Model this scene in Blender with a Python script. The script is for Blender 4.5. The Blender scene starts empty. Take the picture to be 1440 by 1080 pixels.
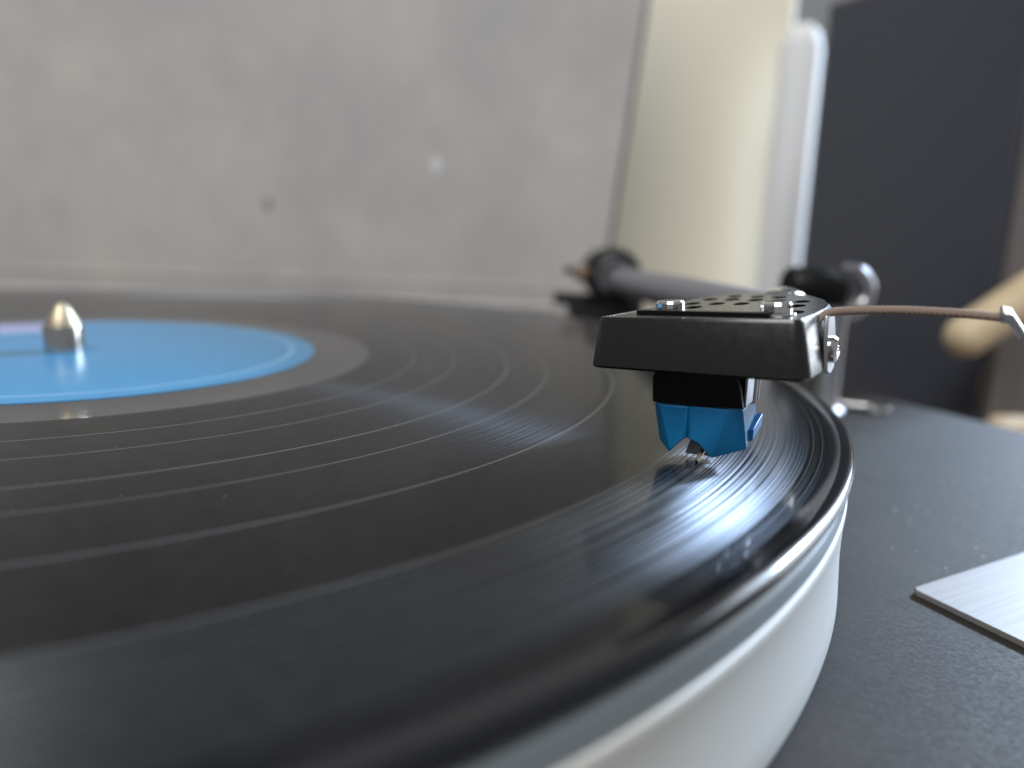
import bpy, bmesh, math, random
from mathutils import Vector, Matrix
random.seed(7)
MM = 0.001
sc = bpy.context.scene
C = sc.collection

# ------------------------------------------------------------------ camera
cam = bpy.data.cameras.new('camera')
cam_o = bpy.data.objects.new('camera', cam); C.objects.link(cam_o); sc.camera = cam_o
R = Vector((0.99935207, 0.00704469, 0.03529607))
U = Vector((-0.03599222, 0.19560142, 0.98002278))
F = Vector((0.0, 0.98065817, -0.19572824))
m = Matrix.Identity(4)
for i in range(3):
    m[i][0], m[i][1], m[i][2] = R[i], U[i], -F[i]
m.translation = Vector((92.684, -157.675, 28.04)) * MM
cam_o.matrix_world = m
cam.sensor_width = 36.0
cam.lens = 1088.0 / 1440.0 * 36.0
cam.clip_start = 0.002
cam.clip_end = 50.0
cam.dof.use_dof = True
cam.dof.focus_distance = 0.099
cam.dof.aperture_fstop = 10.5
cam.dof.aperture_blades = 0

# ------------------------------------------------------------------ light
world = bpy.data.worlds.new('World'); sc.world = world; world.use_nodes = True
bg = world.node_tree.nodes['Background']
bg.inputs['Color'].default_value = (0.95, 0.97, 1.0, 1)
bg.inputs['Strength'].default_value = 0.22

def area(name, az, el, dist, w, h, power, col, target=(0.11, -0.05, 0.0)):
    l = bpy.data.lights.new(name, 'AREA'); l.shape = 'RECTANGLE'; l.size = w; l.size_y = h
    l.energy = power; l.color = col
    o = bpy.data.objects.new(name, l); C.objects.link(o)
    a, e = math.radians(az), math.radians(el)
    d = Vector((math.cos(a) * math.cos(e), math.sin(a) * math.cos(e), math.sin(e)))
    o.location = Vector(target) + d * dist
    o.rotation_euler = d.to_track_quat('Z', 'Y').to_euler()
    return o
area('window_light', 36, 18, 1.6, 0.95, 1.0, 20, (0.84, 0.92, 1.0))
area('sun_patch_light', 41, 24, 2.2, 0.24, 0.15, 92, (0.56, 0.74, 1.0))
area('fill_light', -112, 58, 2.2, 1.2, 1.0, 44, (1.0, 0.98, 0.955))  # unseen fill added behind the camera to brighten the lid panel and cabinet

sc.view_settings.view_transform = 'Standard'
sc.view_settings.look = 'None'
sc.view_settings.exposure = 0.0
sc.view_settings.gamma = 1.0
sc.view_settings.use_curve_mapping = False

# ------------------------------------------------------------------ material helpers
def mat(name, col, rough=0.5, metal=0.0, spec=0.5, coat=0.0, coat_rough=0.05):
    M = bpy.data.materials.new(name); M.use_nodes = True
    b = M.node_tree.nodes['Principled BSDF']
    b.inputs['Base Color'].default_value = (*col, 1)
    b.inputs['Roughness'].default_value = rough
    b.inputs['Metallic'].default_value = metal
    b.inputs['Specular IOR Level'].default_value = spec
    b.inputs['Coat Weight'].default_value = coat
    b.inputs['Coat Roughness'].default_value = coat_rough
    return M

def node(M, t, **kw):
    n = M.node_tree.nodes.new(t)
    for k, v in kw.items():
        setattr(n, k, v)
    return n

def link(M, a, b): M.node_tree.links.new(a, b)

def noise(M, scale, detail=4, rough=0.55, coords='Object', vscale=(1, 1, 1)):
    tc = node(M, 'ShaderNodeTexCoord'); mp = node(M, 'ShaderNodeMapping')
    mp.inputs['Scale'].default_value = vscale
    n = node(M, 'ShaderNodeTexNoise')
    n.inputs['Scale'].default_value = scale
    n.inputs['Detail'].default_value = detail
    n.inputs['Roughness'].default_value = rough
    link(M, tc.outputs[coords], mp.inputs['Vector']); link(M, mp.outputs['Vector'], n.inputs['Vector'])
    return n

def ramp(M, src, stops):
    r = node(M, 'ShaderNodeValToRGB')
    e = r.color_ramp.elements
    while len(e) < len(stops): e.new(0.5)
    for el, (pos, c) in zip(e, stops):
        el.position = pos
        el.color = (*c, 1) if len(c) == 3 else c
    link(M, src, r.inputs['Fac'])
    return r

def radius_node(M):
    tc = node(M, 'ShaderNodeTexCoord')
    s = node(M, 'ShaderNodeSeparateXYZ'); link(M, tc.outputs['Object'], s.inputs[0])
    c = node(M, 'ShaderNodeCombineXYZ')
    link(M, s.outputs['X'], c.inputs['X']); link(M, s.outputs['Y'], c.inputs['Y'])
    l = node(M, 'ShaderNodeVectorMath', operation='LENGTH'); link(M, c.outputs[0], l.inputs[0])
    return l.outputs['Value']

def add_rough_noise(M, scale, lo, hi, vscale=(1, 1, 1), bump=0.0, bump_dist=0.0001):
    b = M.node_tree.nodes['Principled BSDF']
    n = noise(M, scale, vscale=vscale)
    r = node(M, 'ShaderNodeMapRange')
    r.inputs['From Min'].default_value = 0.3; r.inputs['From Max'].default_value = 0.7
    r.inputs['To Min'].default_value = lo; r.inputs['To Max'].default_value = hi
    link(M, n.outputs['Fac'], r.inputs['Value']); link(M, r.outputs['Result'], b.inputs['Roughness'])
    if bump:
        bp = node(M, 'ShaderNodeBump'); bp.inputs['Strength'].default_value = bump
        bp.inputs['Distance'].default_value = bump_dist
        link(M, n.outputs['Fac'], bp.inputs['Height']); link(M, bp.outputs['Normal'], b.inputs['Normal'])

# vinyl with grooves: gloss that spreads across the grooves, plus a clear reflection
def vinyl(name, groove=True):
    M = mat(name, (0.008, 0.008, 0.009), 0.12, 0, 0.12 if groove else 0.5)
    b = M.node_tree.nodes['Principled BSDF']
    if not groove:
        b.inputs['Roughness'].default_value = 0.13
        b.inputs['Specular IOR Level'].default_value = 0.4
        return M
    out = M.node_tree.nodes['Material Output']
    rad = radius_node(M)
    n1 = node(M, 'ShaderNodeTexNoise', noise_dimensions='1D')
    n1.inputs['Scale'].default_value = 2600; n1.inputs['Detail'].default_value = 3; n1.inputs['Roughness'].default_value = 0.7
    link(M, rad, n1.inputs['W'])
    n2 = node(M, 'ShaderNodeTexNoise', noise_dimensions='1D')
    n2.inputs['Scale'].default_value = 380; n2.inputs['Detail'].default_value = 3
    link(M, rad, n2.inputs['W'])
    tg = node(M, 'ShaderNodeTangent', direction_type='RADIAL', axis='Z')
    g = node(M, 'ShaderNodeBsdfAnisotropic')
    g.inputs['Color'].default_value = (0.86, 0.91, 1.0, 1)
    g.inputs['Roughness'].default_value = 0.50
    g.inputs['Anisotropy'].default_value = 0.71
    g.inputs['Rotation'].default_value = 0.0
    link(M, tg.outputs['Tangent'], g.inputs['Tangent'])
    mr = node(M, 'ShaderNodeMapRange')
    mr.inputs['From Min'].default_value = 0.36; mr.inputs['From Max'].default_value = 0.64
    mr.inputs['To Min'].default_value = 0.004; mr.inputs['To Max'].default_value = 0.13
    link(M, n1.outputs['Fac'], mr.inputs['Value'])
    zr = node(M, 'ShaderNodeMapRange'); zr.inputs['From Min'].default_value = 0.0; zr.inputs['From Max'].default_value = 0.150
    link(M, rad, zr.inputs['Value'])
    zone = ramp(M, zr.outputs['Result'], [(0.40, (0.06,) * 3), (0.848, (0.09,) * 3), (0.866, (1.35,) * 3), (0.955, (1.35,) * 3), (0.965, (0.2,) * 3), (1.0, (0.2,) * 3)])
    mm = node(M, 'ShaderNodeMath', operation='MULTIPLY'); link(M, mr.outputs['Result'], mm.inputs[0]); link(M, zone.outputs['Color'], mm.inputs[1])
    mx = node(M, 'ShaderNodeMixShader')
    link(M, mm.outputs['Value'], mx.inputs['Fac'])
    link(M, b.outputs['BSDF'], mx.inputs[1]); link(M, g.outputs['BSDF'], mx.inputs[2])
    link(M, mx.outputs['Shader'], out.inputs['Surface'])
    r2 = node(M, 'ShaderNodeMapRange')
    r2.inputs['From Min'].default_value = 0.3; r2.inputs['From Max'].default_value = 0.7
    r2.inputs['To Min'].default_value = 0.07; r2.inputs['To Max'].default_value = 0.17
    link(M, n2.outputs['Fac'], r2.inputs['Value']); link(M, r2.outputs['Result'], b.inputs['Roughness'])
    # faint dust film
    dn = noise(M, 420, 6, 0.7)
    dr = ramp(M, dn.outputs['Fac'], [(0.35, (0.003, 0.003, 0.0035)), (0.8, (0.011, 0.011, 0.0105))])
    link(M, dr.outputs['Color'], b.inputs['Base Color'])
    return M

MT = {}
MT['vinyl'] = vinyl('groove_vinyl')
MT['vinyl_smooth'] = vinyl('smooth_vinyl', False)
MT['gap'] = mat('track_gap_vinyl', (0.09, 0.09, 0.09), 0.3, 0, 0.8)  # base paler than the vinyl, standing in for light the smooth gaps reflect
MT['dead'] = mat('dead_wax_vinyl', (0.03, 0.03, 0.03), 0.14, 0, 0.9)
MT['felt'] = mat('felt', (0.015, 0.015, 0.016), 0.95, 0, 0.1)
MT['blue_paper'] = mat('blue_label_paper', (0.055, 0.30, 0.56), 0.28, 0, 0.5)
bn = noise(MT['blue_paper'], 260, 5, 0.6)
br = ramp(MT['blue_paper'], bn.outputs['Fac'], [(0.3, (0.046, 0.225, 0.42)), (0.7, (0.054, 0.25, 0.46))])
link(MT['blue_paper'], br.outputs['Color'], MT['blue_paper'].node_tree.nodes['Principled BSDF'].inputs['Base Color'])
MT['label_ink'] = mat('label_ink', (0.30, 0.50, 0.70), 0.4)
MT['label_lilac'] = mat('label_lilac', (0.30, 0.30, 0.46), 0.4)
MT['steel'] = mat('polished_steel', (0.62, 0.61, 0.59), 0.2, 1.0)
MT['chrome'] = mat('chrome', (0.85, 0.84, 0.82), 0.07, 1.0)
MT['brass'] = mat('pale_brass', (0.56, 0.48, 0.35), 0.5, 1.0)
MT['alu'] = mat('turned_aluminium', (0.72, 0.72, 0.69), 0.6, 0.0, 0.3)
b = MT['alu'].node_tree.nodes['Principled BSDF']
b.inputs['Anisotropic'].default_value = 0.6; b.inputs['Anisotropic Rotation'].default_value = 0.0
tg = node(MT['alu'], 'ShaderNodeTangent', direction_type='RADIAL', axis='Z'); link(MT['alu'], tg.outputs['Tangent'], b.inputs['Tangent'])
MT['ring_grey'] = mat('grey_ring', (0.34, 0.39, 0.42), 0.45)
MT['plinth'] = mat('plinth_black', (0.045, 0.045, 0.047), 0.6, 0, 0.15)
add_rough_noise(MT['plinth'], 1800, 0.58, 0.75, bump=0.25, bump_dist=0.00006)
pn = noise(MT['plinth'], 60, 8, 0.7)
pr = ramp(MT['plinth'], pn.outputs['Fac'], [(0.3, (0.020, 0.0170, 0.0138)), (0.75, (0.034, 0.029, 0.0235))])
link(MT['plinth'], pr.outputs['Color'], MT['plinth'].node_tree.nodes['Principled BSDF'].inputs['Base Color'])
MT['dust'] = mat('dust', (0.62, 0.60, 0.57), 0.9)
MT['shell'] = mat('satin_black_metal', (0.009, 0.0088, 0.0082), 0.36, 0.0, 0.6)
add_rough_noise(MT['shell'], 900, 0.22, 0.30)
MT['black_plastic'] = mat('black_plastic', (0.005, 0.005, 0.006), 0.4, 0, 0.25)
MT['black_matte'] = mat('black_matte', (0.012, 0.012, 0.013), 0.6)
MT['blue_plastic'] = mat('blue_plastic', (0.010, 0.17, 0.39), 0.4, 0, 0.3)
b = MT['blue_plastic'].node_tree.nodes['Principled BSDF']
b.inputs['Subsurface Weight'].default_value = 0.35
b.inputs['Subsurface Radius'].default_value = (0.2, 0.6, 1.0)
b.inputs['Subsurface Scale'].default_value = 0.0015
MT['carrier_grey'] = mat('grey_plastic', (0.34, 0.34, 0.35), 0.4)
MT['grey_metal'] = mat('grey_metal', (0.42, 0.42, 0.44), 0.3, 1.0)
MT['arm_grey'] = mat('arm_grey', (0.20, 0.20, 0.225), 0.4, 0.0)
MT['copper'] = mat('copper_tone', (0.20, 0.14, 0.10), 0.5, 0.5)
MT['brown_sleeve'] = mat('brown_sleeve', (0.20, 0.125, 0.085), 0.7)
M = MT['brown_sleeve']; wv = node(M, 'ShaderNodeTexWave', wave_type='BANDS', bands_direction='DIAGONAL')
wv.inputs['Scale'].default_value = 2600
tc = node(M, 'ShaderNodeTexCoord'); link(M, tc.outputs['Object'], wv.inputs['Vector'])
rp = ramp(M, wv.outputs['Fac'], [(0.1, (0.23, 0.165, 0.125)), (0.9, (0.33, 0.25, 0.20))])
link(M, rp.outputs['Color'], M.node_tree.nodes['Principled BSDF'].inputs['Base Color'])
bp = node(M, 'ShaderNodeBump'); bp.inputs['Distance'].default_value = 0.0001; bp.inputs['Strength'].default_value = 0.6
link(M, wv.outputs['Fac'], bp.inputs['Height']); link(M, bp.outputs['Normal'], M.node_tree.nodes['Principled BSDF'].inputs['Normal'])
MT['brushed'] = mat('brushed_plate', (0.33, 0.335, 0.335), 0.55, 0.15)
M = MT['brushed']; tc = node(M, 'ShaderNodeTexCoord'); mp = node(M, 'ShaderNodeMapping'); mp.vector_type = 'TEXTURE'
mp.inputs['Rotation'].default_value = (0, 0, math.radians(30)); mp.inputs['Scale'].default_value = (1 / 40, 1 / 2200, 1)
nn = node(M, 'ShaderNodeTexNoise'); nn.inputs['Scale'].default_value = 1.0; nn.inputs['Detail'].default_value = 4
link(M, tc.outputs['Object'], mp.inputs['Vector']); link(M, mp.outputs['Vector'], nn.inputs['Vector'])
rb = ramp(M, nn.outputs['Fac'], [(0.3, (0.158, 0.150, 0.140)), (0.7, (0.205, 0.195, 0.182))])
link(M, rb.outputs['Color'], M.node_tree.nodes['Principled BSDF'].inputs['Base Color'])
MT['lid'] = mat('dusty_acrylic', (0.35, 0.345, 0.335), 0.45)
M = MT['lid']; a1 = noise(M, 9, 6, 0.62, vscale=(1.1, 1, 0.9)); a2 = noise(M, 30, 6, 0.7)
mx = node(M, 'ShaderNodeMix', data_type='FLOAT'); mx.inputs[0].default_value = 0.35
link(M, a1.outputs['Fac'], mx.inputs[2]); link(M, a2.outputs['Fac'], mx.inputs[3])
lr = ramp(M, mx.outputs[0], [(0.36, (0.49, 0.487, 0.495)), (0.50, (0.57, 0.565, 0.56)), (0.64, (0.65, 0.64, 0.61))])
link(M, lr.outputs['Color'], M.node_tree.nodes['Principled BSDF'].inputs['Base Color'])
MT['lid_edge'] = mat('acrylic_edge', (0.16, 0.155, 0.155), 0.35)
MT['cream'] = mat('cream_paint', (0.86, 0.80, 0.63), 0.5)
MT['white'] = mat('white_plastic', (0.80, 0.81, 0.82), 0.75)
MT['grey_cap'] = mat('grey_cap', (0.70, 0.69, 0.68), 0.75)
MT['box'] = mat('black_vinyl_wrap', (0.048, 0.053, 0.070), 0.22, 0, 0.8)
add_rough_noise(MT['box'], 500, 0.20, 0.30, bump=0.1, bump_dist=0.0001)
MT['box_front'] = mat('brown_grey_cloth', (0.15, 0.135, 0.135), 0.7)
MT['brown_stain'] = mat('brown_stain', (0.36, 0.30, 0.25), 0.6)
MT['wood'] = mat('pale_wood', (0.62, 0.50, 0.33), 0.5)
wn = noise(MT['wood'], 90, 5, 0.6, vscale=(1, 1, 6))
wr = ramp(MT['wood'], wn.outputs['Fac'], [(0.3, (0.55, 0.43, 0.27)), (0.7, (0.68, 0.56, 0.38))])
link(MT['wood'], wr.outputs['Color'], MT['wood'].node_tree.nodes['Principled BSDF'].inputs['Base Color'])
MT['table'] = mat('table_wood', (0.16, 0.11, 0.075), 0.5)

# ------------------------------------------------------------------ mesh helpers (all in millimetres)
def obj(name, verts, faces, material, parent=None, smooth=False, bevel=0.0, bseg=2):
    me = bpy.data.meshes.new(name)
    me.from_pydata([tuple(Vector(v) * MM) for v in verts], [], faces)
    bm = bmesh.new(); bm.from_mesh(me)
    bmesh.ops.remove_doubles(bm, verts=bm.verts, dist=1e-7)
    bmesh.ops.recalc_face_normals(bm, faces=bm.faces)
    bm.to_mesh(me); bm.free()
    me.materials.append(MT[material])
    if smooth:
        for p_ in me.polygons: p_.use_smooth = True
        try: me.set_sharp_from_angle(angle=math.radians(40))
        except Exception: pass
    o = bpy.data.objects.new(name, me); C.objects.link(o)
    if parent is not None: put(o, parent)
    if bevel:
        md = o.modifiers.new('bevel', 'BEVEL'); md.width = bevel * MM; md.segments = bseg
        md.limit_method = 'ANGLE'; md.angle_limit = math.radians(30); md.harden_normals = False
        for p_ in me.polygons: p_.use_smooth = True
        try: me.set_sharp_from_angle(angle=math.radians(35))
        except Exception: pass
    return o

def put(o, parent):
    o.parent = parent
    o.matrix_parent_inverse = Matrix.Translation(parent_world(parent)).inverted()

def parent_world(p):
    t = Vector(p.location)
    q = p.parent
    while q is not None:
        t = t if p.get('_abs') else t
        q = q.parent
    return t

def thing(name, loc, label, cat, group=None):
    o = bpy.data.objects.new(name, None); C.objects.link(o)
    o.location = Vector(loc) * MM; o.empty_display_size = 0.01
    return tag(o, label, cat, group)

def tag(o, label=None, cat=None, group=None, kind=None):
    if label: o['label'] = label
    if cat: o['category'] = cat
    if group: o['group'] = group
    if kind: o['kind'] = kind
    return o

def lathe_data(prof, seg=192, axis_o=(0, 0, 0), ax=(0, 0, 1), closed=False):
    """prof: list of (r, h). Revolve round axis."""
    z = Vector(ax).normalized()
    x = z.orthogonal().normalized(); y = z.cross(x)
    o = Vector(axis_o); V = []; Fc = []; ring = []
    for r, h in prof:
        if r < 1e-6:
            ring.append([len(V)]); V.append(o + z * h)
        else:
            ids = []
            for i in range(seg):
                a = 2 * math.pi * i / seg
                ids.append(len(V)); V.append(o + z * h + (x * math.cos(a) + y * math.sin(a)) * r)
            ring.append(ids)
    pairs = list(zip(ring[:-1], ring[1:]))
    if closed: pairs.append((ring[-1], ring[0]))
    for A_, B_ in pairs:
        for i in range(seg):
            j = (i + 1) % seg
            if len(A_) == 1 and len(B_) == 1: continue
            if len(A_) == 1: Fc.append((A_[0], B_[i], B_[j]))
            elif len(B_) == 1: Fc.append((A_[i], B_[0], A_[j]))
            else: Fc.append((A_[i], B_[i], B_[j], A_[j]))
    return V, Fc

def lathe(name, prof, material, parent=None, seg=192, o=(0, 0, 0), ax=(0, 0, 1), closed=False):
    V, Fc = lathe_data(prof, seg, o, ax, closed)
    return obj(name, V, Fc, material, parent, smooth=True)

def tube(name, pts, rad, material, parent=None, seg=20, sub=8, flat=None):
    """smooth tube through pts (Catmull-Rom); rad = number or list."""
    P = [Vector(p_) for p_ in pts]
    if not isinstance(rad, (list, tuple)): rad = [rad] * len(P)
    Q = []; RR = []
    for i in range(len(P) - 1):
        p0 = P[max(i - 1, 0)]; p1 = P[i]; p2 = P[i + 1]; p3 = P[min(i + 2, len(P) - 1)]
        for k in range(sub):
            t = k / sub
            Q.append(0.5 * ((2 * p1) + (p2 - p0) * t + (2 * p0 - 5 * p1 + 4 * p2 - p3) * t * t + (-p0 + 3 * p1 - 3 * p2 + p3) * t ** 3))
            RR.append(rad[i] * (1 - t) + rad[i + 1] * t)
    Q.append(P[-1]); RR.append(rad[-1])
    V = []; Fc = []; n = len(Q); up = None
    for i in range(n):
        d = (Q[min(i + 1, n - 1)] - Q[max(i - 1, 0)]).normalized()
        if up is None: up = d.orthogonal().normalized()
        up = (up - d * up.dot(d)).normalized(); s = d.cross(up)
        for k in range(seg):
            a = 2 * math.pi * k / seg
            V.append(Q[i] + (up * math.cos(a) + s * math.sin(a)) * RR[i])
    for i in range(n - 1):
        for k in range(seg):
            j = (k + 1) % seg
            Fc.append((i * seg + k, i * seg + j, (i + 1) * seg + j, (i + 1) * seg + k))
    Fc.append(tuple(range(seg - 1, -1, -1))); Fc.append(tuple((n - 1) * seg + k for k in range(seg)))
    return obj(name, V, Fc, material, parent, smooth=True)

def prism(name, loop, z0, z1, material, parent=None, bevel=0.0, fr=None):
    """vertical prism on plan loop; fr maps local to world."""
    fr = fr or (lambda v: v)
    n = len(loop)
    V = [fr(Vector((x, y, z0))) for x, y in loop] + [fr(Vector((x, y, z1))) for x, y in loop]
    Fc = [tuple(range(n - 1, -1, -1)), tuple(range(n, 2 * n))] + [(i, (i + 1) % n, n + (i + 1) % n, n + i) for i in range(n)]
    return obj(name, V, Fc, material, parent, bevel=bevel)

def rect(cx, cy, w, d, ang=0.0):
    c, s = math.cos(ang), math.sin(ang)
    return [(cx + c * x - s * y, cy + s * x + c * y) for x, y in ((-w / 2, -d / 2), (w / 2, -d / 2), (w / 2, d / 2), (-w / 2, d / 2))]

def rrect(cx, cy, w, d, r, ang=0.0, k=6):
    c, s = math.cos(ang), math.sin(ang); out = []
    for sx, sy, a0 in ((1, -1, -90), (1, 1, 0), (-1, 1, 90), (-1, -1, 180)):
        for i in range(k + 1):
            a = math.radians(a0 + 90 * i / k)
            x = sx * (w / 2 - r) + r * math.cos(a); y = sy * (d / 2 - r) + r * math.sin(a)
            out.append((cx + c * x - s * y, cy + s * x + c * y))
    return out

PLZ = -22.0                     # top of the plinth; the playing surface of the record is z = 0
TBL = -84.0                     # table top
N = Vector((0.892, 0.452, 0)).normalized(); ANG = math.atan2(N.y, N.x)      # plinth's sideways direction
Mv = Vector((-N.y, N.x, 0))

# ------------------------------------------------------------------ table
t = prism('table_top', rect(120, 180, 1700, 1100, 0), TBL - 30, TBL, 'table', bevel=2)
tag(t, kind='structure')

# ------------------------------------------------------------------ turntable
tt = thing('turntable', (0, 0, TBL), 'black turntable base with bright aluminium platter under the record', 'turntable')
pc = N * ((234 - 225) / 2) + Mv * 5
prism('plinth', rrect(pc.x, pc.y, 459, 390, 6, ANG), TBL + 14, PLZ, 'plinth', tt, bevel=1.2)
for sx in (-1, 1):
    for sy in (-1, 1):
        q = pc + N * 190 * sx + Mv * 155 * sy
        lathe('foot', [(0, 0), (19, 0), (20, 2), (20, 12), (17, 14.5), (0, 14.5)], 'black_matte', tt, 40, (q.x, q.y, TBL))
plat = lathe('platter', [(0, -2.6), (148.6, -2.6), (149.3, -2.9), (149.5, -3.6), (149.2, -4.5), (149.15, -5.0), (149.5, -5.2), (149.8, -5.25),
                  (150.05, -5.4), (150.15, -5.8), (150.1, -6.4), (149.98, -7.4), (149.93, -10), (149.95, -13), (150.2, -17), (150.4, -20), (150.2, -20.9),
                  (149.5, -21.3), (60, -21.3), (60, -22), (0, -22)], 'alu', tt, 360)
lathe('platter_ring', [(148.4, -1.85), (149.7, -1.9), (150.05, -2.3), (149.95, -4.6), (149.8, -5.1), (148.9, -5.15)], 'ring_grey', tt, 360)
lathe('platter_mat', [(0, -2.6), (147.2, -2.6), (147.5, -2.2), (147.2, -1.75), (0, -1.75)], 'felt', tt, 240)
sp = lathe('spindle', [(0, -1), (3.75, -1), (3.75, 5.2), (3.6, 5.5), (0, 5.5)], 'steel', tt, 48)
lathe('spindle_tip', [(0, 5.45), (3.35, 5.5), (3.3, 5.8), (2.65, 7.2), (1.85, 8.7), (1.15, 9.7), (0.5, 10.2), (0, 10.3)], 'brass', tt, 48)
# screw head and its washer bar by the arm rest
lathe('screw_head', [(0, 0), (3.4, 0), (3.6, 0.8), (3.1, 1.9), (1.6, 2.5), (0, 2.6)], 'chrome', tt, 32, (203.0, 70.0, PLZ))
tube('plinth_bar', [(190, 75, PLZ + 1.2), (198, 72.5, PLZ + 1.2), (203, 70, PLZ + 1.2)], 1.2, 'grey_metal', tt, 12, 4)
# dust on the plinth
V = []; Fc = []
def speck(x, y, z, s):
    k = random.randint(4, 6); a0 = random.uniform(0, 6.28); st = random.uniform(0.5, 1.6)
    i0 = len(V)
    for i in range(k):
        a = a0 + 2 * math.pi * i / k; r = s * random.uniform(0.5, 1.1)
        V.append((x + r * math.cos(a) * st, y + r * math.sin(a) / st, z + 0.02))
    V.append((x, y, z + s * 0.7))
    for i in range(k): Fc.append((i0 + i, i0 + (i + 1) % k, i0 + k))
cnt = 0
while cnt < 1100:
    q = N * random.uniform(120, 232) + Mv * random.uniform(-185, 60)
    if q.length < 152.5: continue
    s = random.choice([0.06, 0.07, 0.08, 0.1, 0.13, 0.2]) * (1.0 if random.random() < 0.93 else 1.9)
    speck(q.x, q.y, PLZ, s); cnt += 1
tag(obj('dust_specks', V, Fc, 'dust', tt), kind='stuff')

# ------------------------------------------------------------------ record
rec = thing('vinyl_record', (0, 0, -1.75), 'black vinyl record with plain blue centre label lying on the platter', 'record')
lathe('disc', [(3.7, -1.75), (149.6, -1.75), (150.2, -1.45), (150.5, -0.9), (150.35, -0.25), (149.9, 0.12), (149.2, 0.24), (148.5, 0.16), (147.9, 0.02), (147.0, 0),
               (146.9, 0)], 'vinyl_smooth', rec, 360)
lathe('groove_area', [(146.95, 0), (134, 0.0), (100, 0.0), (61.8, 0)], 'vinyl', rec, 360)
lathe('dead_wax', [(61.85, 0), (61.3, -0.05), (52, -0.05), (49.5, 0.05), (3.7, 0.05)], 'dead', rec, 240)
for r in (71.8, 80.4, 91.5, 99.7, 112.5, 128.5):
    w = random.choice([0.10, 0.12, 0.15])
    lathe('track_gap', [(r - w, 0.002), (r - w * 0.5, 0.035), (r, 0.045), (r + w * 0.5, 0.035), (r + w, 0.002)], 'gap', rec, 300)
for r in (145.2, 146.4):
    w = 0.09
    lathe('lead_in_groove', [(r - w, 0.002), (r, 0.02), (r + w, 0.002)], 'vinyl_smooth', rec, 300)
lab = lathe('label', [(3.8, 0.06), (3.8, 0.2), (49.6, 0.2), (50, 0.12), (50, 0.02)], 'blue_paper', rec, 200)
lathe('label_ring', [(45.0, 0.205), (45.0, 0.215), (45.5, 0.215), (45.5, 0.205)], 'label_ink', rec, 200)
obj('label_print', [(-36.7, 33.5, 0.215), (-27.0, 40.0, 0.215), (-18.0, 27.0, 0.215), (-26.5, 20.0, 0.215)], [(0, 1, 2, 3)], 'label_lilac', rec)
obj('label_print', [(-27.5, 18.4, 0.215), (-17.5, 26.6, 0.215), (-16.8, 25.6, 0.215), (-26.8, 17.2, 0.215)], [(0, 1, 2, 3)], 'label_ink', rec)

V = []; Fc = []  # dust on the vinyl, added so its specks catch the sun as glints
for i in range(150):
    a = random.uniform(-1.1, 0.1); r = random.uniform(64, 146)
    speck(r * math.cos(a), r * math.sin(a), 0.0, random.choice([0.03, 0.035, 0.04, 0.05, 0.07]))
tag(obj('dust_specks', V, Fc, 'dust', rec), kind='stuff')

# ------------------------------------------------------------------ tonearm frame of reference
S = Vector((115.8896, -64.9951, 0)); A = Vector((0.48916, 0.87219, 0)); L = Vector((0.87219, -0.48916, 0)); Z = Vector((0, 0, 1))
def W(l, a, z): return S + L * l + A * a + Z * z
KL, KA = 0.075, 0.03
def ztop(l, a): return 17.6 + KL * (l + 13.4) + KA * a
NT = (Z - L * KL - A * KA).normalized()          # headshell's own up direction
def WT(l, a, h=0.0): return W(l, a, ztop(l, a)) + NT * h     # point on / above the headshell top

arm = thing('tonearm', (135, 171, PLZ), 'grey metal tonearm with perforated black headshell over the record', 'tonearm')
PV = Vector((135.0, 172.0, 9.0))
HB = W(1.5, 37.5, 15.6)
HB2 = W(0.8, 30.0, 15.6)
tube('arm_tube', [HB2, HB, HB.lerp(PV, 0.06) + Vector((1.5, 0, 0)), HB.lerp(PV, 0.3) + Vector((1.2, 0, 0)), HB.lerp(PV, 0.65), PV + Vector((0, -6, 0))],
     [3.0, 3.4, 3.7, 4.4, 5.0, 5.6], 'arm_grey', arm, 28)
dA = (HB - HB2).normalized()
lathe('locking_collar', [(3.0, -3.2), (4.4, -3.0), (4.7, -1.8), (4.2, -0.6), (4.2, 0.6), (4.7, 1.8), (4.4, 3.0), (3.0, 3.2)], 'chrome', arm, 40, HB + Vector((0, 0, 0.2)), dA)

# headshell -----------------------------------------------------------
outline = [(-13.25, -0.9), (-13.05, -1.45), (-12.5, -1.7), (-1, -1.95), (9.7, -2.1), (10.3, -1.95), (10.7, -1.5), (10.85, -0.9), (11.3, 4.5), (11.5, 12), (11.2, 16.5), (9.6, 23.0), (6.9, 29.0), (3.6, 33.6), (-0.6, 35.8), (-4.4, 34.6), (-7.2, 30.8),
           (-8.7, 22), (-10.2, 13)]
def ellipse(cl, ca, rl, ra, k=14):
    return [(cl + rl * math.cos(2 * math.pi * i / k), ca + ra * math.sin(2 * math.pi * i / k)) for i in range(k)]
slot = []
def bar_loop(x0, y0, x1, y1, hw):
    d = Vector((x1 - x0, y1 - y0)).normalized(); n_ = Vector((-d.y, d.x)); out = []
    for (cx, cy, a0) in ((x1, y1, -90), (x0, y0, 90)):
        for i in range(7):
            a = math.radians(a0 + 180 * i / 6)
            v = Vector((cx, cy)) + d * (hw * math.cos(a)) + n_ * (hw * math.sin(a)); out.append((v.x, v.y))
    return out
slots = []
holes = []
for cl, ca in [(-6.3, 23.5), (-3.0, 23.2), (0.5, 22.4), (4.0, 21.2), (7.3, 20.1), (-7.0, 16.8), (-3.5, 16.8), (-0.1, 16.8), (3.8, 15.4), (7.7, 14.0), (-5.2, 11.4), (8.9, 6.0),
               (-3.9, 28.6), (-0.4, 28.0), (2.9, 27.0)]:
    holes.append(ellipse(cl, ca, 1.05, 2.1))
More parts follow.
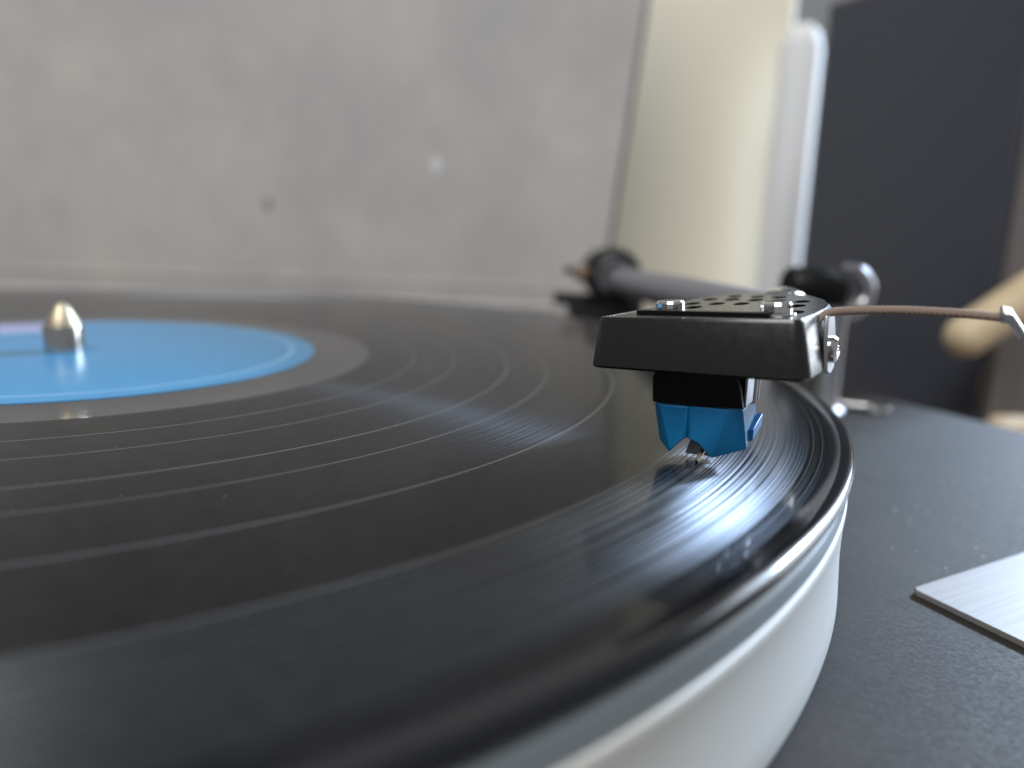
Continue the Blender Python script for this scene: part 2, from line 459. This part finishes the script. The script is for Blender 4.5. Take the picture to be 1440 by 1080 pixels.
def plate_with_holes(name, outer, inner, thick, material, parent):
    cu = bpy.data.curves.new(name, 'CURVE'); cu.dimensions = '2D'; cu.fill_mode = 'BOTH'
    cu.extrude = thick / 2 * MM
    for lp in [outer] + inner:
        s = cu.splines.new('POLY'); s.points.add(len(lp) - 1); s.use_cyclic_u = True
        for p_, (x, y) in zip(s.points, lp): p_.co = (x * MM, y * MM, 0, 1)
    o = bpy.data.objects.new(name, cu); C.objects.link(o)
    bpy.context.view_layer.update()
    dg = bpy.context.evaluated_depsgraph_get()
    me = bpy.data.meshes.new_from_object(o.evaluated_get(dg))
    bpy.data.objects.remove(o); bpy.data.curves.remove(cu)
    Vv = [WT(v.co.x / MM, v.co.y / MM, v.co.z / MM - thick / 2) for v in me.vertices]
    Ff = [tuple(p_.vertices) for p_ in me.polygons]
    bpy.data.meshes.remove(me)
    return obj(name, Vv, Ff, material, parent)
hs = plate_with_holes('headshell', outline, slots + holes, 0.9, 'shell', arm)
# skirt: sloping wall round the top plate, open below
def offset(loop, d):
    n = len(loop); out = []
    for i in range(n):
        p0, p1, p2 = Vector(loop[i - 1]), Vector(loop[i]), Vector(loop[(i + 1) % n])
        e1 = (p1 - p0).normalized(); e2 = (p2 - p1).normalized()
        n1 = Vector((e1.y, -e1.x)); n2 = Vector((e2.y, -e2.x)); b_ = (n1 + n2).normalized()
        out.append(tuple(p1 + b_ * d / max(0.4, b_.dot(n1))))
    return out
n = len(outline)
o0 = outline; o1 = offset(outline, 0.35); o2 = offset(outline, 1.3); i2 = offset(outline, 0.4); i0 = offset(outline, -0.6)
HS = 6.3
rows = [[WT(x, y, 0.02) for x, y in i0], [WT(x, y, 0.02) for x, y in offset(outline, 0.02)], [WT(x, y, -0.45) for x, y in o1], [WT(x, y, -HS + 0.3 - 0.022 * (x + 13)) for x, y in o2],
        [WT(x, y, -HS - 0.022 * (x + 13)) for x, y in offset(outline, 1.05)], [WT(x, y, -HS - 0.022 * (x + 13)) for x, y in i2], [WT(x, y, -0.95) for x, y in i0]]
V = [v for r_ in rows for v in r_]; Fc = []
for k in range(len(rows)):
    for i in range(n):
        j = (i + 1) % n; k2 = (k + 1) % len(rows)
        Fc.append((k * n + i, k * n + j, k2 * n + j, k2 * n + i))
sk = obj('skirt', V, Fc, 'shell', hs, smooth=True)
# black strip under the screws
strip = [(-9.9, 2.3), (6.9, 0.3), (7.1, 1.6), (-9.7, 3.7)]
V = [WT(x, y, 0.02) for x, y in strip] + [WT(x, y, 0.5) for x, y in strip]
obj('screw_strip', V, [(3, 2, 1, 0), (4, 5, 6, 7)] + [(i, (i + 1) % 4, 4 + (i + 1) % 4, 4 + i) for i in range(4)], 'black_plastic', hs, bevel=0.06)
# cartridge screws
for (l_, a_) in ((-6.3, 4.9), (7.2, 3.1)):
    V, Fc = lathe_data([(0.95, 0.55), (1.0, 1.3), (1.35, 1.55), (1.65, 1.5), (1.85, 1.2), (1.85, 0.25), (2.25, 0.2), (2.3, 0.03), (1.2, 0.02), (0, 0.02)], 16, WT(l_, a_), NT)
    V2, F2 = lathe_data([(0.95, 0.55), (0, 0.5)], 16, WT(l_, a_), NT)
    k0 = len(V); V += V2; Fc += [tuple(i + k0 for i in f) for f in F2]
    obj('screw', V, Fc, 'chrome', hs)
# finger lift: side bracket with screw, brown sleeved wire, silver tip
def bracket_pt(a_, z_, off): return W(11.85 + 0.06 * (a_ - 4) + off + (20 - z_) * 0.13, a_ - 0.3, z_)
lp = [(4.6, 12.9), (6.4, 12.4), (8.6, 12.9), (9.6, 14.6), (9.9, 17.5), (9.7, 19.9), (8.0, 20.0), (6.0, 19.4), (5.0, 16.5)]
V = [bracket_pt(a_, z_, 0.1) for a_, z_ in lp] + [bracket_pt(a_, z_, 0.65) for a_, z_ in lp]
k = len(lp)
Fc = [tuple(range(k - 1, -1, -1)), tuple(range(k, 2 * k))] + [(i, (i + 1) % k, k + (i + 1) % k, k + i) for i in range(k)]
obj('lift_bracket', V, Fc, 'grey_metal', hs, bevel=0.18)
ob = bracket_pt(7.0, 15.3, 0.6)
nb = (bracket_pt(7.0, 15.3, 1.9) - ob); nb = (nb + Z * 0.13).normalized()
lathe('bracket_screw', [(0, -0.2), (1.55, -0.2), (1.6, 0.5), (1.3, 0.85), (0.8, 0.9), (0.75, 0.4), (0, 0.38)], 'chrome', hs, 28, ob, nb)
wire = [W(11.5, 5.6, 18.5), W(11.8, 6.0, 19.0), W(12.7, 6.9, 19.65), W(15.0, 8.0, 20.0), W(20, 8.1, 20.45), W(25.5, 8.1, 20.6), W(30.3, 8.0, 20.45)]
tube('lift_wire', wire, [0.42, 0.46, 0.5, 0.52, 0.52, 0.5, 0.48], 'brown_sleeve', hs, 16, 8)
tp = [(29.9, 7.6, 21.4), (30.9, 7.6, 21.2), (32.6, 7.6, 18.9), (31.9, 7.6, 18.5), (30.6, 7.6, 20.1), (29.9, 7.6, 20.0)]
V = [W(l_, 5.2, z_) for l_, a_, z_ in tp] + [W(l_, 9.8, z_ + 0.3) for l_, a_, z_ in tp]; k = len(tp)
Fc = [tuple(range(k - 1, -1, -1)), tuple(range(k, 2 * k))] + [(i, (i + 1) % k, k + (i + 1) % k, k + i) for i in range(k)]
obj('lift_tip', V, Fc, 'grey_metal', hs, bevel=0.2)

# pivot ---------------------------------------------------------------
def box(name, c, sx, sy, sz, material, parent, ang=0.0, bevel=0.5):
    return prism(name, rect(c[0], c[1], sx, sy, ang), c[2] - sz / 2, c[2] + sz / 2, material, parent, bevel)
lathe('pivot_base', [(0, 0), (21, 0), (21, 3), (19.5, 4), (11, 4.2), (10.5, 14), (0, 14)], 'black_matte', arm, 64, (133, 174, PLZ))
box('pivot_yoke', (131, 174, -3.5), 30, 16, 9, 'black_matte', arm, 0.1, 1)
lathe('bearing_housing', [(0, -9), (10.6, -9), (11.4, -8), (11.4, 6.5), (10.8, 8), (9.6, 8.6), (9.2, 7.2), (0, 7.0)], 'black_plastic', arm, 64, (133.5, 175, 10.6), (0.05, -1, 0))
lathe('bearing_ring', [(6.0, 7.0), (7.6, 7.0), (7.6, 8.9), (6.8, 9.3), (6.0, 8.9)], 'arm_grey', arm, 48, (133.5, 175, 10.6), (0.05, -1, 0), True)
tube('bias_rod', [(113, 168, 12.2), (122, 169, 12.2), (128, 170, 12.2)], 1.5, 'black_plastic', arm, 14, 4)
lathe('bias_knob', [(0, -3), (2.6, -3), (2.9, -2), (2.9, 2), (2.6, 3), (0, 3)], 'copper', arm, 28, (120, 167, 11), (1, 0, 0))
box('cueing_bar', (120, 168, 0.3), 22, 6, 4.5, 'black_plastic', arm, 0, 0.6)
lathe('counterweight', [(0, 0), (10, 0), (11, 1), (11, 22), (10, 23), (0, 23)], 'black_plastic', arm, 48, (133.5, 184, 10), (0, 1, 0))

# ------------------------------------------------------------------ cartridge
ct = thing('phono_cartridge', W(0, 4, 0), 'blue and black phono cartridge hanging under the headshell, stylus in the groove', 'cartridge')
_W = W
def W(l, a, z): return _W(l * 1.02 - 0.5, a, z)
def shell3(name, front, back, material, parent, bevel=0.0, split=None):
    k = len(front)
    V = [W(*p_) for p_ in front] + [W(*p_) for p_ in back]
    Fc = (split or [tuple(range(k))]) + [tuple(range(2 * k - 1, k - 1, -1))] + [(i, k + i, k + (i + 1) % k, (i + 1) % k) for i in range(k)]
    return obj(name, V, Fc, material, parent, bevel=bevel)
# black upper body reaching up into the headshell
fr = [(-5.95, 1.2, 7.05), (-1.0, 0.9, 7.3), (3.0, 0.9, 7.55), (5.15, 1.6, 7.7), (4.7, 1.3, 10.2), (3.9, 1.1, 12.0), (3.9, 1.1, 15.0), (-5.3, 1.1, 15.0), (-5.3, 1.1, 12.0), (-6.15, 1.1, 10.4)]
bk = [(l_ * 0.92, 11.5 if z_ > 8 else 9.6, z_ + 0.2) for l_, a_, z_ in fr]
shell3('body', fr, bk, 'black_plastic', ct, 0.12)
# grey mounting flank with pins on the right of the body
prism('side_plate', [(4.95, 2.6), (5.25, 2.6), (5.25, 6.2), (4.95, 6.2)], 7.75, 13.6, 'grey_metal', ct, 0.05, lambda v: W(v.x, v.y, v.z))
for a_ in (7.2, 8.6):
    tube('terminal_pin', [W(5.1, a_, 7.4), W(5.1, a_, 13.5)], 0.42, 'grey_metal', ct, 12, 2)
# blue stylus guard, facetted, with the arch for the cantilever
F0 = [(-5.9, 1.9, 6.95), (-4.7, 0.5, 7.0), (-1.25, 0.5, 7.2), (-1.05, 1.0, 7.22), (-0.85, 0.5, 7.24), (3.7, 0.5, 7.55), (5.2, 1.4, 7.65),      # top edge 0..6
      (5.75, 3.0, 2.3), (2.05, 0.9, 1.0),                                                                                                   # right foot 7,8
      (0.35, 0.5, 2.75), (-0.85, 0.5, 3.1), (-1.05, 1.0, 3.15), (-1.25, 0.5, 3.1), (-1.85, 0.5, 2.6),                                         # arch 9..13
      (-3.3, 1.1, 0.8), (-5.05, 2.3, 2.0)]                                                                                                  # left foot 14,15
B0 = []
for l_, a_, z_ in F0:
    B0.append((l_ * 0.93, 10.2 if z_ > 4 else 9.4, z_ - 0.35 if z_ > 4 else z_ + 2.0))
split = [(0, 1, 14, 15), (1, 2, 12, 13, 14), (2, 3, 11, 12), (3, 4, 10, 11), (4, 5, 8, 9, 10), (5, 6, 7, 8)]
shell3('stylus_guard', F0, B0, 'blue_plastic', ct, 0.18, split)
prism('guard_rib', [(5.35, 4.0), (6.05, 4.6), (6.0, 9.6), (5.3, 9.8)], 3.4, 4.9, 'blue_plastic', ct, 0.1, lambda v: W(v.x, v.y, v.z + (v.y - 6) * 0.22))
W = _W
tube('cantilever', [W(0.25, 6.5, 3.0), W(0.2, 3.0, 1.75), W(0.05, 0.1, 0.55)], [0.42, 0.38, 0.27], 'brass', ct, 14, 4)
tube('stylus_tip', [W(0.05, 0.12, 0.6), W(0.0, 0.0, 0.0)], [0.2, 0.05], 'black_plastic', ct, 10, 2)
V = [W(-2.4, 3.2, 0.45), W(1.9, 3.4, 0.6), W(0.6, 4.2, 2.9), W(-1.9, 4.2, 2.8), W(-2.2, 6.2, 1.2), W(1.7, 6.2, 1.2), W(0.6, 6.2, 3.2), W(-1.9, 6.2, 3.1)]
obj('stylus_carrier', V, [(0, 1, 2, 3), (7, 6, 5, 4), (0, 4, 5, 1), (1, 5, 6, 2), (2, 6, 7, 3), (3, 7, 4, 0)], 'carrier_grey', ct, bevel=0.08)
prism('cantilever_block', [(-0.6, 4.6), (1.0, 4.6), (1.0, 8.8), (-0.6, 8.8)], 2.4, 4.2, 'black_plastic', ct, 0.05, lambda v: W(v.x, v.y, v.z))

# ------------------------------------------------------------------ arm rest
ar = thing('arm_rest', (185, 64, PLZ), 'silver post with curved hook and black clip beside the platter', 'arm rest')
lathe('post', [(0, 0), (5.2, 0), (5.2, 1.4), (3.6, 2.2), (3.1, 3), (3.0, 27), (3.3, 29), (3.3, 31.5), (0, 31.5)], 'grey_metal', ar, 36, (185.3, 65.5, PLZ))
tube('hook', [(186.5, 66, 7.5), (190.5, 67.5, 8.0), (194.2, 68.8, 11.0), (194.9, 69.2, 15.5), (192.2, 69.8, 19.3), (187.8, 70.0, 20.3)], [2.6, 2.4, 2.3, 2.3, 2.2, 1.9], 'grey_metal', ar, 20)
lathe('clip', [(0, -8), (5.4, -8), (6.0, -7), (6.0, 7), (5.4, 8), (0, 8)], 'black_plastic', ar, 40, (179.5, 69.5, 14.5), (1, 0.15, 0))
box('clip_stem', (184.5, 67.5, 10.2), 5.5, 4, 5, 'black_plastic', ar, 0.1)

# ------------------------------------------------------------------ loose things
q0, q1, q2 = Vector((152.0, -52.5)), Vector((177.9, -37.5)), Vector((159.0, -67.0))
e1 = (q1 - q0).normalized(); e2 = (q2 - q0).normalized()
loop = [tuple(q0 + e2 * 0.7), tuple(q0 + e2 * 62), tuple(q0 + e2 * 62 + e1 * 50), tuple(q0 + e1 * 50), tuple(q0 + e1 * 0.7)]
pl = prism('aluminium_plate', loop, PLZ + 0.02, PLZ + 0.9, 'brushed', None, bevel=0.12)
tag(pl, 'flat brushed aluminium plate with a sharp corner lying on the turntable base', 'metal plate')

ws = thing('wooden_stand', (311, 140, TBL), 'pale wooden stand with rounded slanting top in front of the black speaker', 'wooden stand')
lathe('base', [(0, 0), (16, 0), (16.5, 2), (16.0, 38.5), (14.5, 40.5), (0, 41)], 'wood', ws, 48, (309.5, 157, TBL))
tube('stem', [(314, 158, TBL + 38), (315, 161, -12), (315, 166, 14)], 3.4, 'wood', ws, 20, 4)
c0, c1 = Vector((279.5, 161.0, -8.5)), Vector((319.0, 166.5, 19.0))
dv = (c1 - c0).normalized(); hr = 8.6
prof = [(hr * math.sin(math.radians(a_)), -hr * math.cos(math.radians(a_))) for a_ in range(0, 91, 10)]
Lc = (c1 - c0).length
prof += [(hr * math.cos(math.radians(a_)), Lc + hr * math.sin(math.radians(a_))) for a_ in range(0, 91, 10)]
prof[0] = (0, -hr); prof[-1] = (0, Lc + hr)
lathe('head', prof, 'wood', ws, 36, c0, dv)

# ------------------------------------------------------------------ background
lid = thing('lid_panel', (-100, 340, TBL), 'dusty pale grey upright lid panel standing behind the record', 'lid')
KLID = 0.10
def LP(x, z, off=0.0):
    nrm = Vector((0, -1, -KLID)).normalized()
    return Vector((x, 345 - KLID * (z + 22), z)) + nrm * off
def lid_piece(name, pts, t0, t1, material, bevel=0.4):
    k = len(pts)
    V = [LP(x, z, t1) for x, z in pts] + [LP(x, z, t0) for x, z in pts]
    Fc = [tuple(range(k)), tuple(range(2 * k - 1, k - 1, -1))] + [(i, k + i, k + (i + 1) % k, (i + 1) % k) for i in range(k)]
    return obj(name, V, Fc, material, lid, bevel=bevel)
ed = lambda z: 148.0 + 0.085 * z
lid_piece('panel', [(-470, -83.0), (ed(-83), -83.0), (ed(330), 330), (-470, 330)], 0, 3.5, 'lid')
lid_piece('edge_trim', [(ed(-60) + .05, -60), (ed(-60) + 2.6, -60), (ed(330) + 2.6, 330), (ed(330) + .05, 330)], -0.6, 4.2, 'lid_edge')
for z in (-9.0, -22.0):
    lid_piece('moulding', [(-470, z), (ed(z) - 4, z), (ed(z) - 4, z + 3.5), (-470, z + 3.5)], 3.45, 4.1, 'lid', 0.5)
def blot(name, x, z, w, h, material):
    k = 18
    lid_piece(name, [(x + w * math.cos(2 * math.pi * i / k) * (1 + 0.15 * math.sin(3 * i)), z + h * math.sin(2 * math.pi * i / k)) for i in range(k)], 3.4, 3.9, material, 0.0)
blot('white_paint_spot', 41.4, 65.4, 3.6, 4.8, 'white')
blot('brown_spot', -62.9, 38.3, 2.6, 3.6, 'brown_stain')

cb = thing('cream_cabinet', (225, 520, TBL), 'tall cream painted cabinet with a rounded upright edge beside the lid', 'cabinet')
prism('side_panel', [(60, 470), (222, 448), (240, 446.5), (252, 447), (291, 452), (291, 640), (60, 640)], TBL, 520, 'cream', cb, bevel=3)
wp = thing('bright_gap_filler', (278, 388, TBL), 'slim white upright standing in for the bright gap between the cream cabinet and the black box', 'post')  # white shape added in place of the narrow bright gap
lathe('column', [(0, 5.9), (13.5, 5.9), (13.5, 236), (11, 246), (6, 251), (0, 253)], 'white', wp, 48, (277, 392, TBL))
lathe('foot', [(0, 0), (18, 0), (18, 4), (16, 6), (0, 6)], 'grey_cap', wp, 48, (277, 392, TBL))

E1 = Vector((0.452, -0.892, 0)); E2 = Vector((0.892, 0.452, 0))
nc = Vector((304.5, 187.0, 0))
bx = thing('black_box', (nc.x, nc.y, TBL), 'tall matt black speaker box with brown grey front panel beyond the turntable base', 'speaker')
p0 = nc; p1 = nc - E1 * 112; p2 = p1 + E2 * 84; p3 = nc + E2 * 84
prism('cabinet', [(p_.x, p_.y) for p_ in (p0, p3, p2, p1)], TBL, 152, 'box', bx, bevel=1.5)
f0 = nc + E1 * 4 + E2 * 2; f1 = nc + E1 * 4 + E2 * 82; f2 = nc - E1 * 0.0 + E2 * 82 + E1 * 0.05; f3 = nc + E2 * 2 + E1 * 0.05
prism('front_panel', [(p_.x, p_.y) for p_ in (f0, f1, f2, f3)], TBL + 3, 149, 'box_front', bx, bevel=1)
